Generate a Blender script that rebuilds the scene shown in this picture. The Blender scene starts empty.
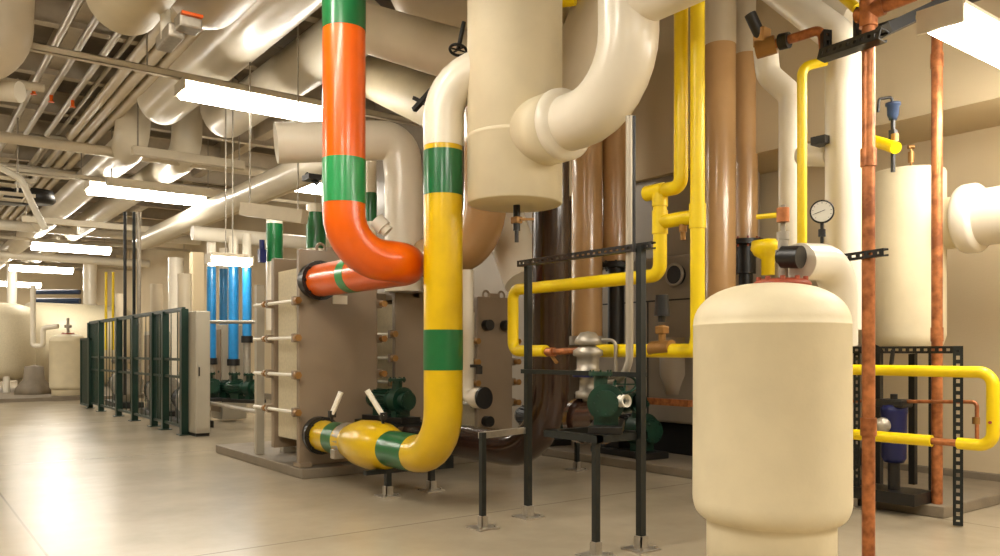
import bpy, bmesh, math, random
from mathutils import Vector, Matrix
random.seed(7)
COL = bpy.context.scene.collection
PI = math.pi
# ------------------------------------------------------------------ survey helpers
# room axes: +Y runs down the long aisle, +X runs towards the right wall; camera stands at the origin, eye 1.4 m
EYE = 1.4; F = 810.0; HZ = 352.0
def ray(px):
    t = (px-500)/F
    return .6+.8*t, .8-.6*t
def P(px, py, D):
    a, b = ray(px); return Vector((a*D, b*D, EYE+(HZ-py)*D/F))
def PX(px, py, X):
    a, b = ray(px); return P(px, py, X/a)
def PY(px, py, Y):
    a, b = ray(px); return P(px, py, Y/b)
def zat(py, D): return EYE+(HZ-py)*D/F
V = Vector
# ------------------------------------------------------------------ materials
def s2l(c):
    return tuple(((x/255)/12.92 if x/255 <= .04045 else ((x/255+.055)/1.055)**2.4) for x in c)
def mat(name, rgb, rough=.5, metal=0, spec=.5, coat=0, var=.0, vscale=6, bump=0, bscale=60, second=None):
    m = bpy.data.materials.new(name); m.use_nodes = True
    nt = m.node_tree; b = nt.nodes['Principled BSDF']
    c = s2l(rgb)
    b.inputs['Base Color'].default_value = (*c, 1)
    b.inputs['Roughness'].default_value = rough; b.inputs['Metallic'].default_value = metal
    b.inputs['Specular IOR Level'].default_value = spec
    b.inputs['Coat Weight'].default_value = coat; b.inputs['Coat Roughness'].default_value = .12
    tc = nt.nodes.new('ShaderNodeTexCoord')
    if var or second:
        n = nt.nodes.new('ShaderNodeTexNoise'); n.inputs['Scale'].default_value = vscale; n.inputs['Detail'].default_value = 5
        nt.links.new(tc.outputs['Object'], n.inputs['Vector'])
        r = nt.nodes.new('ShaderNodeValToRGB'); r.color_ramp.elements[0].position = .35; r.color_ramp.elements[1].position = .65
        d = s2l(second) if second else tuple(x*(1-var) for x in c)
        r.color_ramp.elements[0].color = (*d, 1); r.color_ramp.elements[1].color = (*[min(1, x*(1+var*.4)) for x in c], 1)
        nt.links.new(n.outputs['Fac'], r.inputs['Fac']); nt.links.new(r.outputs['Color'], b.inputs['Base Color'])
    if bump:
        n2 = nt.nodes.new('ShaderNodeTexNoise'); n2.inputs['Scale'].default_value = bscale; n2.inputs['Detail'].default_value = 3
        nt.links.new(tc.outputs['Object'], n2.inputs['Vector'])
        bp = nt.nodes.new('ShaderNodeBump'); bp.inputs['Strength'].default_value = bump; bp.inputs['Distance'].default_value = .01
        nt.links.new(n2.outputs['Fac'], bp.inputs['Height']); nt.links.new(bp.outputs['Normal'], b.inputs['Normal'])
    return m
M = dict(
 white=mat('white_jacket', (230,221,202), .3, coat=.15, var=.05, vscale=2, bump=.08, bscale=8),
 cream=mat('cream_canvas', (216,203,172), .55, var=.06, vscale=3, bump=.12, bscale=25),
 tank=mat('tank_enamel', (224,211,178), .5, var=.05, vscale=4, bump=.1, bscale=30),
 dull=mat('dull_jacket', (208,193,166), .42, var=.08, vscale=2, bump=.1, bscale=8),
 yellow=mat('yellow_pvc', (216,178,6), .28, coat=.3, var=.08, vscale=5, bump=.06, bscale=12),
 gasyellow=mat('yellow_paint', (240,208,0), .4, coat=.1, var=.05, bump=.05, bscale=20),
 orange=mat('orange_pvc', (232,96,0), .28, coat=.3, var=.06, vscale=5, bump=.06, bscale=12),
 green=mat('green_band', (18,100,52), .28, coat=.3, var=.08, bump=.05, bscale=14),
 lgreen=mat('light_green_band', (40,145,80), .28, coat=.3, var=.08, bump=.05, bscale=14),
 tan=mat('tan_pvc', (192,152,104), .25, coat=.35, var=.05, vscale=4, bump=.05, bscale=12),
 brown=mat('brown_pvc', (50,30,20), .22, coat=.4, var=.1, bump=.05, bscale=12),
 copper=mat('copper', (190,120,72), .36, metal=.45, var=.25, vscale=14, second=(138,82,48), bump=.08, bscale=40),
 brass=mat('brass', (158,116,62), .4, metal=.5, var=.15),
 blue=mat('blue_pvc', (30,122,180), .3, coat=.3, var=.12, vscale=10),
 dblue=mat('dark_blue_paint', (14,22,78), .4, var=.1),
 devblue=mat('device_blue', (34,54,86), .4, var=.1),
 strut=mat('strut_paint', (7,15,11), .5, var=.2, vscale=20),
 black=mat('black_paint', (24,22,20), .4, var=.2),
 fence=mat('fence_green', (8,44,32), .4, var=.15),
 pump=mat('pump_green', (16,56,40), .4, var=.25, vscale=12),
 steel=mat('galvanised', (168,160,146), .38, metal=.55, var=.12, vscale=20),
 hx=mat('exchanger_grey', (138,120,98), .42, coat=.1, var=.06, vscale=3),
 hxl=mat('plate_pack', (214,202,172), .45, var=.08, vscale=30),
 cabinet=mat('cabinet_grey', (176,168,150), .4, var=.05, vscale=2),
 conc=mat('pad_concrete', (128,116,98), .6, var=.12, vscale=5, bump=.2, bscale=40),
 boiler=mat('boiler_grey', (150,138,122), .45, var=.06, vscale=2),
 redcap=mat('red_cap', (158,74,48), .45, var=.15, vscale=20),
 conduit=mat('conduit', (178,168,150), .4, metal=.3, var=.06),
 rail=mat('painted_rail', (206,194,170), .5, var=.06),
 dial=mat('dial_face', (232,228,214), .4),
 bwhite=mat('valve_white', (236,230,214), .4),
)
def wallmat(name, rgb, rough=.8):
    return mat(name, rgb, rough, var=.05, vscale=.8, bump=.15, bscale=50)
M['wall'] = wallmat('wall_paint', (206,188,154)); M['deck'] = mat('ceiling_deck', (128,116,100), .85, var=.2, vscale=3, bump=.3, bscale=60)
M['beam'] = mat('beam_paint', (190,176,152), .6, var=.08)
def emis(name, col, s):
    m = bpy.data.materials.new(name); m.use_nodes = True; nt = m.node_tree
    b = nt.nodes['Principled BSDF']; b.inputs['Base Color'].default_value = (.9, .88, .8, 1)
    b.inputs['Emission Color'].default_value = (*col, 1); b.inputs['Emission Strength'].default_value = s
    return m
M['lamp'] = emis('lamp_diffuser', (1, .935, .82), 27)
def floor_mat():
    m = bpy.data.materials.new('polished_concrete'); m.use_nodes = True; nt = m.node_tree; N = nt.nodes; L = nt.links
    b = N['Principled BSDF']; tc = N.new('ShaderNodeTexCoord')
    n = N.new('ShaderNodeTexNoise'); n.inputs['Scale'].default_value = 1.1; n.inputs['Detail'].default_value = 8; n.inputs['Roughness'].default_value = .65
    L.new(tc.outputs['Object'], n.inputs['Vector'])
    mr0 = N.new('ShaderNodeMapRange'); mr0.inputs['From Min'].default_value = .3; mr0.inputs['From Max'].default_value = .7; L.new(n.outputs['Fac'], mr0.inputs['Value'])
    r = N.new('ShaderNodeMixRGB'); r.inputs[1].default_value = (*s2l((156,143,120)), 1); r.inputs[2].default_value = (*s2l((174,161,138)), 1); L.new(mr0.outputs['Result'], r.inputs[0])
    sx = N.new('ShaderNodeSeparateXYZ'); L.new(tc.outputs['Object'], sx.inputs[0])
    def joint(out, off, step):
        a = N.new('ShaderNodeMath'); a.operation = 'SUBTRACT'; a.inputs[1].default_value = off; L.new(out, a.inputs[0])
        p = N.new('ShaderNodeMath'); p.operation = 'PINGPONG'; p.inputs[1].default_value = step/2; L.new(a.outputs[0], p.inputs[0])
        c = N.new('ShaderNodeMath'); c.operation = 'LESS_THAN'; c.inputs[1].default_value = .009; L.new(p.outputs[0], c.inputs[0]); return c
    j1 = joint(sx.outputs['X'], .85, 6.2); j2 = joint(sx.outputs['Y'], 1.2, 6.0)
    mx = N.new('ShaderNodeMath'); mx.operation = 'MAXIMUM'; L.new(j1.outputs[0], mx.inputs[0]); L.new(j2.outputs[0], mx.inputs[1])
    mm = N.new('ShaderNodeMath'); mm.operation = 'MULTIPLY'; mm.inputs[1].default_value = .55; L.new(mx.outputs[0], mm.inputs[0])
    mix = N.new('ShaderNodeMixRGB'); L.new(mm.outputs[0], mix.inputs[0]); L.new(r.outputs[0], mix.inputs[1]); mix.inputs[2].default_value = (*s2l((92,80,64)), 1)
    L.new(mix.outputs[0], b.inputs['Base Color'])
    b.inputs['Roughness'].default_value = .25
    b.inputs['Specular IOR Level'].default_value = .5
    return m
M['floor'] = floor_mat()
# ------------------------------------------------------------------ mesh builder
def fillet(pts, bend, n=8):
    pts = [V(p) for p in pts]; out = [pts[0]]
    for i in range(1, len(pts)-1):
        a, b, c = pts[i-1], pts[i], pts[i+1]
        u = (a-b); w = (c-b); lu, lw = u.length, w.length; u.normalize(); w.normalize()
        ang = u.angle(w); th = PI-ang
        if th < .02: out.append(b); continue
        tl = bend*math.tan(th/2); mxl = .495*min(lu if i > 1 else lu*2, lw if i < len(pts)-2 else lw*2)
        tl = min(tl, mxl); R = tl/math.tan(th/2)
        bis = (u+w).normalized(); cen = b+bis*(R/math.cos(th/2))
        s = b+u*tl; e = b+w*tl; va = s-cen; vb = e-cen
        axis = va.cross(vb).normalized(); full = va.angle(vb)
        k = max(3, int(n*full/(PI/2)+.5))
        for j in range(k+1):
            out.append(cen+Matrix.Rotation(full*j/k, 3, axis) @ va)
    out.append(pts[-1]); 
    res = [out[0]]
    for p in out[1:]:
        if (p-res[-1]).length > 1e-4: res.append(p)
    return res
class B:
    def __init__(s): s.bm = bmesh.new()
    def _ring(s, c, ax1, ax2, r, seg): return [s.bm.verts.new(c+ax1*(r*math.cos(2*PI*i/seg))+ax2*(r*math.sin(2*PI*i/seg))) for i in range(seg)]
    def sweep(s, pts, r, bend=0, seg=20, caps=True, radii=None):
        pl = fillet(pts, bend) if bend else [V(p) for p in pts]
        n = len(pl); tans = []
        for i in range(n):
            a = pl[max(0, i-1)]; b = pl[min(n-1, i+1)]
            if 0 < i < n-1: t = ((pl[i]-a).normalized()+(b-pl[i]).normalized())
            else: t = b-a
            tans.append(t.normalized())
        t0 = tans[0]; up = V((0,0,1)) if abs(t0.z) < .9 else V((1,0,0))
        x = t0.cross(up).normalized(); rings = []
        for i in range(n):
            x = (x-tans[i]*x.dot(tans[i])).normalized(); y = tans[i].cross(x)
            rr = radii[i] if radii else r
            rings.append(s._ring(pl[i], x, y, rr, seg))
        for i in range(n-1):
            A, C = rings[i], rings[i+1]
            for j in range(seg):
                f = s.bm.faces.new((A[j], A[(j+1) % seg], C[(j+1) % seg], C[j])); f.smooth = True
        if caps:
            for ring in (rings[0], rings[-1]):
                vs = [s.bm.verts.new(v.co) for v in ring]
                f = s.bm.faces.new(vs if ring is rings[-1] else vs[::-1]); f.smooth = False
        return pl
    def sw(s, *a, **k): s.sweep(*a, **k); return s
    def cyl(s, p0, p1, r, r2=None, seg=20):
        s.sweep([p0, p1], r, seg=seg, radii=[r, r if r2 is None else r2]); return s
    def lathe(s, c, prof, seg=40, axis=(0,0,1)):
        c = V(c); ax = V(axis).normalized(); up = V((0,0,1)) if abs(ax.z) < .9 else V((1,0,0))
        x = ax.cross(up).normalized(); y = ax.cross(x); prev = None
        for (r, z) in prof:
            o = c+ax*z
            ring = [s.bm.verts.new(o)]*seg if r < 1e-5 else s._ring(o, x, y, r, seg)
            if prev:
                for j in range(seg):
                    vs = [prev[j], prev[(j+1) % seg], ring[(j+1) % seg], ring[j]]
                    u = []
                    for v in vs:
                        if v not in u: u.append(v)
                    if len(u) > 2:
                        try: s.bm.faces.new(u).smooth = True
                        except ValueError: pass
            prev = ring
        return s
    def box(s, c, size, rz=0, bev=0, rot=None):
        m = Matrix.Translation(V(c)) @ (rot.to_4x4() if rot else Matrix.Rotation(rz, 4, 'Z')) @ Matrix.Diagonal((*size, 1))
        r = bmesh.ops.create_cube(s.bm, size=1, matrix=m)
        if bev:
            es = set(e for v in r['verts'] for e in v.link_edges)
            bmesh.ops.bevel(s.bm, geom=list(es), offset=bev, segments=2, affect='EDGES', profile=.5)
        return s
    def bb(s, a, b, bev=0):
        a = V(a); b = V(b); return s.box((a+b)/2, (abs(b.x-a.x), abs(b.y-a.y), abs(b.z-a.z)), bev=bev)
    def ring(s, c, axis, R, r, seg=24, s2=8):
        c = V(c); ax = V(axis).normalized(); up = V((0,0,1)) if abs(ax.z) < .9 else V((1,0,0))
        x = ax.cross(up).normalized(); y = ax.cross(x); rs = []
        for i in range(seg):
            a = 2*PI*i/seg; d = x*math.cos(a)+y*math.sin(a)
            rs.append(s._ring(c+d*R, d, ax, r, s2))
        for i in range(seg):
            A, C = rs[i], rs[(i+1) % seg]
            for j in range(s2): s.bm.faces.new((A[j], A[(j+1) % s2], C[(j+1) % s2], C[j])).smooth = True
        return s
    def bar(s, p0, p1, w, d=None, up=None):
        p0 = V(p0); p1 = V(p1); z = (p1-p0).normalized(); d = d or w
        u = V(up) if up else (V((0,0,1)) if abs(z.z) < .9 else V((0,1,0)))
        x = u.cross(z).normalized(); y = z.cross(x)
        R = Matrix((x, y, z)).transposed()
        return s.box((p0+p1)/2, (w, d, (p1-p0).length), rot=R)
    def slotted(s, p0, p1, w, face):        # a strut channel, open at the back, slots through the web that looks to 'face'
        p0 = V(p0); p1 = V(p1); z = (p1-p0).normalized(); L = (p1-p0).length
        y = V(face); y = (y-z*y.dot(z)).normalized(); x = y.cross(z)
        R = Matrix((x, y, z)).transposed(); t = w*.08; c = (p0+p1)/2
        for k in (-1, 1):
            s.box(c+x*k*(w/2-t/2), (t, w, L), rot=R)
            s.box(c+x*k*(w*.34)+y*(w/2-t/2), (w*.32, t, L), rot=R)
            s.box(c+x*k*(w*.36)-y*(w/2-t/2), (w*.24, t, L), rot=R)
        n = max(2, int(L/.06)); st = L/n
        for i in range(n+1):
            q = min(max(i*st, st*.25), L-st*.25)
            s.box(p0+z*q+y*(w/2-t/2), (w*.4, t, st*.5), rot=R)
        return s
def finish(m, name, material, origin):
    for v in m.bm.verts: v.co -= origin
    bmesh.ops.recalc_face_normals(m.bm, faces=m.bm.faces)
    me = bpy.data.meshes.new(name); m.bm.to_mesh(me); m.bm.free()
    me.materials.append(M[material] if isinstance(material, str) else material)
    o = bpy.data.objects.new(name, me); COL.objects.link(o); return o
def tagp(o, label, cat, group=None, kind=None):
    if label: o['label'] = label
    if cat: o['category'] = cat
    if group: o['group'] = group
    if kind: o['kind'] = kind
    return o
def T(name, m, material, label, cat, group=None, kind=None):
    vs = m.bm.verts; lo = V((min(v.co[i] for v in vs) for i in range(3))); hi = V((max(v.co[i] for v in vs) for i in range(3)))
    org = V(((lo.x+hi.x)/2, (lo.y+hi.y)/2, lo.z)); o = finish(m, name, material, org); o.location = org
    o['_o'] = tuple(org); return tagp(o, label, cat, group, kind)
def E(name, loc, label, cat, group=None):
    o = bpy.data.objects.new(name, None); COL.objects.link(o); o.location = loc; o['_o'] = tuple(V(loc)); return tagp(o, label, cat, group)
def add(parent, name, m, material, label=None):
    org = V(parent['_o']); o = finish(m, name, material, org); o['_o'] = tuple(org); o.parent = parent
    if label: o['label'] = label
    return o
def S(name, m, material):
    o = T(name, m, material, None, None, kind='structure'); return o
# ------------------------------------------------------------------ pipes
def subpath(pl, a, b):
    def near(q):
        best = (1e9, 0); acc = 0; q = V(q)
        for i in range(len(pl)-1):
            d = pl[i+1]-pl[i]; L = d.length; t = max(0, min(1, (q-pl[i]).dot(d)/(L*L))); dist = (pl[i]+d*t-q).length
            if dist < best[0]: best = (dist, acc+t*L)
            acc += L
        return best[1]
    s0, s1 = sorted((near(a), near(b))); out = []; acc = 0
    for i in range(len(pl)-1):
        d = pl[i+1]-pl[i]; L = d.length
        if acc+L > s0 and acc < s1:
            if not out: out.append(pl[i]+d*(max(0, s0-acc)/L))
            out.append(pl[i]+d*(min(L, s1-acc)/L))
        acc += L
    return out
def pipe(label, material, pts, r, bend=None, bands=(), rings=(), group=None, name='insulated_pipe', seg=22, cat='pipe', joints=False):
    m = B(); bend = r*2.2 if bend is None else bend
    pl = m.sweep(pts, r, bend=bend, seg=seg)
    o = T(name, m, material, label, cat, group)
    for (a, b, mt, nm) in bands:
        q = B(); q.sweep(subpath(pl, a, b), r+.003, seg=seg); add(o, nm, q, mt, {'green': 'dark green band', 'lgreen': 'green band', 'yellow': 'yellow jacket', 'white': 'white jacket', 'steel': 'bare metal coupling', 'brown': 'dark brown jacket'}.get(mt))
    for (c, ax, rr, w, mt, nm) in rings:
        c = V(c); ax = V(ax).normalized(); q = B(); q.cyl(c-ax*w/2, c+ax*w/2, rr, seg=seg); add(o, nm, q, mt)
    return o
def flange(parent, c, ax, r, w=.04, mt='steel', bolts=8):
    c = V(c); ax = V(ax).normalized(); q = B(); q.cyl(c-ax*w/2, c+ax*w/2, r)
    up = V((0,0,1)) if abs(ax.z) < .9 else V((1,0,0)); x = ax.cross(up).normalized(); y = ax.cross(x)
    for i in range(bolts):
        a = 2*PI*i/bolts; d = (x*math.cos(a)+y*math.sin(a))*r*.84; q.cyl(c+d-ax*w, c+d+ax*w, r*.07, seg=6)
    return add(parent, 'flange', q, mt)
# ================================================================== SETTING
XR, XL, YF, YB, ZC = 9.0, -9.0, 54.0, -9.0, 6.6
S('floor', B().bb((XL, YB, -.2), (XR, YF, 0)), 'floor').location.z = -.2
m = B().bb((XL, YB, ZC), (XR, YF, ZC+.2))
S('ceiling', m, 'deck')
S('wall_right', B().bb((XR, YB, 0), (XR+.2, YF, ZC)), 'wall')
S('wall_left', B().bb((XL-.2, YB, 0), (XL, YF, ZC)), 'wall')
S('wall_far', B().bb((XL, YF, 0), (XR, YF+.2, ZC)), 'wall')
S('wall_back', B().bb((XL, YB-.2, 0), (XR, YB, ZC)), 'wall')
S('trim_1', B().bb((8.0, YB, 3.7), (XR, 12, ZC)), 'wall')                     # bulkhead along the right wall
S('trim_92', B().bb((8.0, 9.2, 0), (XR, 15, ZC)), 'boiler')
S('baseboard_right', B().bb((XR-.1, YB, 0), (XR, YF, .16)), 'conc')
y = 1.0; k = 2
while y < YF-1:
    S('trim_%d' % k, B().bb((XL, y-.07, ZC-.16), (XR, y+.07, ZC-.14)).bb((XL, y-.015, ZC-.55), (XR, y+.015, ZC-.14)).bb((XL, y-.09, ZC-.57), (XR, y+.09, ZC-.55)), 'beam')
    y += 2.4; k += 1
# ceiling deck ribs
for i, x in enumerate((-6.0, -1.6, 2.2, 6.6)):
    S('trim_%d' % (k+i), B().bb((x-.12, YB, ZC-.45), (x+.12, YF, ZC)), 'beam')
# housekeeping pads
S('floor_pad_right', B().bb((7.05, 3.2, 0), (8.88, 14, .1), bev=.01), 'conc')
S('floor_pad_exchanger', B().bb((3.6, 8.42, 0), (6.9, 11.4, .11), bev=.01), 'conc')
# ================================================================== LIGHTS
def light(x0, x1, y, z, w, label, rods=False, group='long ceiling light fixtures'):
    e = E('ceiling_light', ((x0+x1)/2, y, z), label, 'ceiling light', group)
    h = B(); h.bb((x0, y-w*.48, z+.115), (x1, y+w*.48, z+.14)).bb((x0+.05, y-w*.2, z+.13), (x1-.05, y+w*.2, z+.19), bev=.008)
    add(e, 'housing', h, 'rail')
    d = B(); n = 10; prof = [(w*.24, .03)]
    for i in range(n+1):
        a = PI*i/n; prof.append((math.cos(a)*w*.46, -math.sin(a)*w*.36))
    prof.append((-w*.24, .03)); n += 2
    ra = [d.bm.verts.new((x0+.03, y+p, z+.1+q)) for p, q in prof]; rb = [d.bm.verts.new((x1-.03, y+p, z+.1+q)) for p, q in prof]
    for i in range(n): d.bm.faces.new((ra[i], ra[i+1], rb[i+1], rb[i])).smooth = True
    d.bm.faces.new(ra[::-1]); d.bm.faces.new(rb)
    add(e, 'diffuser', d, 'lamp')
    for x in (x0, x1): add(e, 'end_cap', B().bb((x-.012, y-w*.45, z), (x+.012, y+w*.45, z+.16)), 'rail')
    for x in (x0+.3, x1-.3): add(e, 'hanger_rod', B().cyl((x, y, z+.16), (x, y, ZC if rods else z+.2), .012, seg=8), 'steel')
    return e
ZL = 4.92
L = light
L(3.12, 5.56, 11.4, ZL, .5, 'big glowing ceiling light hung left of the orange pipe, nearest in the left row')
L(3.35, 5.80, 19.3, ZL, .62, 'second glowing ceiling light of the left row, behind the nearest one')
L(3.67, 6.1, 30.9, ZL, .62, 'third glowing ceiling light of the left row, high over the green fence')
L(3.9, 6.3, 39.5, ZL, .62, 'fourth glowing ceiling light of the left row, over the far vertical tank')
L(3.9, 6.3, 49.0, ZL, .62, 'farthest glowing ceiling light of the left row, above the far beige tank')
def plight(px0, px1, py, w, lab):
    a = (HZ-py)/F; D = (ZL-EYE)/a; ra, rb = ray((px0+px1)/2); yy = D*rb
    x0 = yy*ray(px0)[0]/ray(px0)[1]; x1 = yy*ray(px1)[0]/ray(px1)[1]; L(x0, x1, yy, ZL, w, lab)
L(4.26, 4.98, 13.9, 2.9, .34, 'short glowing ceiling light just above the tops of the blue pipes', rods=True)
L(6.9, 8.8, 16.5, ZL, .5, 'added fill ceiling light deep behind the tan and brown pipes')  # added fixture, hidden by the pipes, to lift the ambient light
plight(160, 197, 281, .5, 'far ceiling light right of the green fence, upper of two')
plight(138, 180, 292, .5, 'far ceiling light just above the green fence, lower of two')
L(5.52, 7.95, 2.53, 3.53, .33, 'large bright ceiling light at the top right above the copper pipes', rods=True)
# unseen fixtures of the same kind, added overhead and off frame for fill light
for i, (x, yy) in enumerate(((-3.5, 4.5), (-.9, 4.0), (-3.5, -1.5), (.3, 6.0), (5.4, .4), (1.2, -1.8), (5.2, -3.5), (-4.5, 13), (-4.5, 22), (-4.5, 32), (-3.5, 42), (-1.7, 18), (-1.2, 27), (-.9, 37), (-.9, 46))):
    L(x, x+2.44, yy, ZL if x != 5.4 else 3.6, .5, 'added fill ceiling light over the open aisle left of the frame' if x < 0 else 'added fill ceiling light overhead near the viewer, %s' % {.3: 'above the open floor before the orange pipe', 5.4: 'above the large cream tank', 1.2: 'behind the viewer, nearer one', 5.2: 'behind the viewer, farther right one'}[x])
# rails the left row hangs from
def rail(x0, x1, y, z, lab):
    m = B(); m.bb((x0, y-.05, z), (x1, y+.05, z+.01)).bb((x0, y-.05, z), (x0+(x1-x0), y-.042, z+.09)).bb((x0, y+.042, z), (x1, y+.05, z+.09)).bb((x0,y-.05,z+.08),(x1,y+.05,z+.09))
    o = T('strut_rail', m, 'rail', lab, 'rail', 'painted rails under the ceiling')
    n = int((x1-x0)/2.5)
    for i in range(n+1):
        x = x0+.2+(x1-x0-.4)*i/max(1, n); add(o, 'hanger_rod', B().cyl((x, y, z+.08), (x, y, ZC), .012, seg=8), 'steel')
rail(-5, 8.0-.1, 11.4, ZL+.18, 'long painted rail that carries the nearest left ceiling light')
rail(-5, 8.8, 19.3, ZL+.18, 'long painted rail that carries the second ceiling light of the left row')
rail(-5, 8.8, 30.9, ZL+.18, 'long painted rail that carries the third ceiling light of the left row')
rail(-5, 8.8, 39.5, ZL+.18, 'long painted rail that carries the fourth ceiling light of the left row')
# short trapeze beam under the two big pipes
def trapeze(x0, x1, y, z, lab):
    o = T('trapeze_beam', B().bb((x0, y-.08, z-.08), (x1, y+.08, z+.08), bev=.01), 'rail', lab, 'pipe support', 'trapeze beams under the ceiling pipes')
    for x in (x0+.1, x1-.1): add(o, 'hanger_rod', B().cyl((x, y, z), (x, y, ZC), .015, seg=8), 'steel')
trapeze(3.55, 5.65, 16.1, 5.14, 'painted crossbeam under the ends of the two big ceiling pipes')
trapeze(3.5, 6.2, 18.1, 4.9, 'painted crossbeam under pipes just behind the second ceiling light')
trapeze(2.6, 6.6, 23.5, 4.75, 'painted crossbeam under pipes between second and third ceiling lights')
# ================================================================== HEAT EXCHANGERS
def exchanger(x0, x1, y0, y1, z1, name_label, bolts=4, ybar=None):
    e = E('plate_heat_exchanger', ((x0+x1)/2, (y0+y1)/2, .11), name_label, 'heat exchanger')
    w = x1-x0; zb = .13; L = y1-y0
    m = B()
    # fixed end plate: bevelled slab with small feet
    m.box(((x0+x1)/2, y0+.04, (zb+z1)/2), (w, .08, z1-zb), bev=.012)
    for s in (x0+.06, x1-.06): m.box((s, y0+.04, .14), (.14, .2, .04))
    add(e, 'fixed_plate', m, 'hx')
    n = 26; m = B(); m.bb((x0+.07, y0+.09, .42), (x1-.07, y0+.09+L*.42, z1-.22))
    for i in range(n):
        yy = y0+.1+(L*.42)*i/n; m.bb((x0+.05, yy, .40), (x1-.05, yy+.006, z1-.2))
    add(e, 'plate_pack', m, 'hxl', 'cream coloured plate pack')
    yq = y0+.12+L*.42
    add(e, 'pressure_plate', B().box(((x0+x1)/2, yq+.05, (zb+.1+z1)/2), (w*.98, .09, z1-zb-.16), bev=.012), 'hx')
    add(e, 'rear_column', B().bb(((x0+x1)/2-.1, y1-.12, .11), ((x0+x1)/2+.1, y1, z1-.02)).bb((x0+.05, y1-.1, .11), (x0+.15, y1-.02, z1-.3)), 'cabinet')
    add(e, 'carrying_bar', B().bb(((x0+x1)/2-.05, y0, z1-.12), ((x0+x1)/2+.05, y1, z1-.01)), 'hx')
    add(e, 'guide_bar', B().bb(((x0+x1)/2-.04, y0, .2), ((x0+x1)/2+.04, y1, .26)), 'steel')
    # lifting lug crown on top of the end plate
    m = B()
    for s in (-1, 1): m.ring(((x0+x1)/2+s*w*.22, y0+.04, z1+.03), (0,1,0), .05, .016, seg=14)
    m.box(((x0+x1)/2, y0+.04, z1+.02), (w*.3, .07, .06), bev=.01)
    add(e, 'lifting_lug', m, 'hx')
    for sx in (x0-.045, x1+.045):
        for i in range(bolts):
            z = .73+(z1-1.31)*i/(bolts-1)
            r = B(); r.cyl((sx, y0-.05, z), (sx, yq+.5, z), .02, seg=10)
            t = add(e, 'tie_rod', r, 'bwhite', 'pale tie rod')
            for ya_, yb_ in ((y0-.09, y0-.02), (yq+.11, yq+.17)): add(t, 'nut', B().cyl((sx, ya_, z), (sx, yb_, z), .042, seg=6), 'brass', 'brass coloured nut')
    for sx in (x0-.02, x1+.02):
        for i in range(bolts):
            for yl in (y0+.04, yq+.05): add(e, 'bolt_lug', B().box((sx, yl, .73+(z1-1.31)*i/(bolts-1)), (.09, .07, .1), bev=.01), 'hx')
    return e
hx1 = exchanger(3.62, 4.60, 8.55, 10.1, 2.55, 'large grey plate heat exchanger on the concrete pad beside the orange and yellow pipes')
for (x, z) in ((3.80, 2.2), (3.85, .475)): add(hx1, 'nozzle', B().cyl((x, 8.4, z), (x, 8.56, z), .2), 'black')
add(hx1, 'name_plate', B().bb((4.02, 8.535, 1.95), (4.2, 8.552, 2.05)), 'bwhite')
hx2 = exchanger(4.95, 5.55, 8.75, 10.1, 2.2, 'narrow grey plate heat exchanger standing behind the yellow and green pipe')
hx3 = exchanger(6.05, 6.62, 8.55, 10.0, 2.12, 'grey plate heat exchanger between the yellow green pipe and the brown pipe')
for (x, z) in ((6.18, 1.75), (6.48, 1.75), (6.18, .5)): add(hx3, 'nozzle', B().cyl((x, 8.45, z), (x, 8.56, z), .07), 'black')
# ================================================================== HERO PIPES
# orange U
ox, oy, oz, nx = 3.02, 6.2, 2.19, 3.78
pl = [(ox, oy, 6.0), (ox, oy, oz), (nx, oy, oz), (nx, 8.42, oz)]
zz = lambda py, D: EYE+(HZ-py)*D/F
DO = .6*ox+.8*oy
o = pipe('orange insulated pipe with green bands bending down into the grey heat exchanger', 'orange', pl, .178, .40,
     bands=[((ox,oy,6), (ox,oy,zz(31,DO)), 'green', 'colour_band'), ((ox,oy,zz(160,DO)), (ox,oy,zz(204,DO)), 'lgreen', 'colour_band'),
            ((nx,7.45,oz), (nx,7.62,oz), 'lgreen', 'colour_band')], seg=40)
flange(o, (nx, 8.36, oz), (0,1,0), .22, .05, 'black')
# yellow / green riser
yx, yy0, yz = 3.83, 5.93, .475; DY = .6*yx+.8*yy0
o = pipe('thick yellow insulated pipe with green bands rising from the floor level to a white elbow', 'yellow',
     [(nx+.03, 8.42, yz), (yx, yy0, yz), (yx, yy0, 3.85), (4.38, 5.42, 3.85)], .170, .42,
     bands=[((yx,yy0,zz(152,DY)), (yx,yy0,zz(196,DY)), 'green', 'colour_band'), ((yx,yy0,zz(330,DY)), (yx,yy0,zz(370,DY)), 'green', 'colour_band'),
            ((yx,yy0,zz(147,DY)), (4.38,5.42,3.85), 'white', 'white_elbow'), ((yx,6.40,yz), (yx,6.86,yz), 'green', 'colour_band'),
            ((yx,7.82,yz), (yx,8.05,yz), 'green', 'colour_band')], seg=40)
m = B(); m.lathe((yx, 6.82, yz), [(.17,0),(.20,.06),(.235,.2),(.245,.4),(.235,.6),(.2,.76),(.172,.84)], axis=(0,1,0))
add(o, 'valve_cover', m, 'yellow')
q = B(); q.cyl((yx, 7.66, yz), (yx, 7.8, yz), .185).box((yx-.14, 7.73, yz-.13), (.12,.1,.1), bev=.01); add(o, 'coupling', q, 'steel')
flange(o, (nx+.02, 8.36, yz), (0,1,0), .21, .05, 'black')
for (a, b, lab) in ((P(332,414,8.4), P(341,392,8.4), 'pale lever handle rising left above the yellow nozzle pipe'), (P(383,416,7.9), P(367,390,7.9), 'pale lever handle leaning above the yellow valve cover')):
    o2 = T('lever_handle', B().cyl(a, b, .028, seg=12), 'bwhite', lab, 'handle')
    add(o2, 'stem', B().cyl(a, (a.x, a.y, yz+.2), .016, seg=8).box(a, (.07,.05,.07)), 'black')
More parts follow.
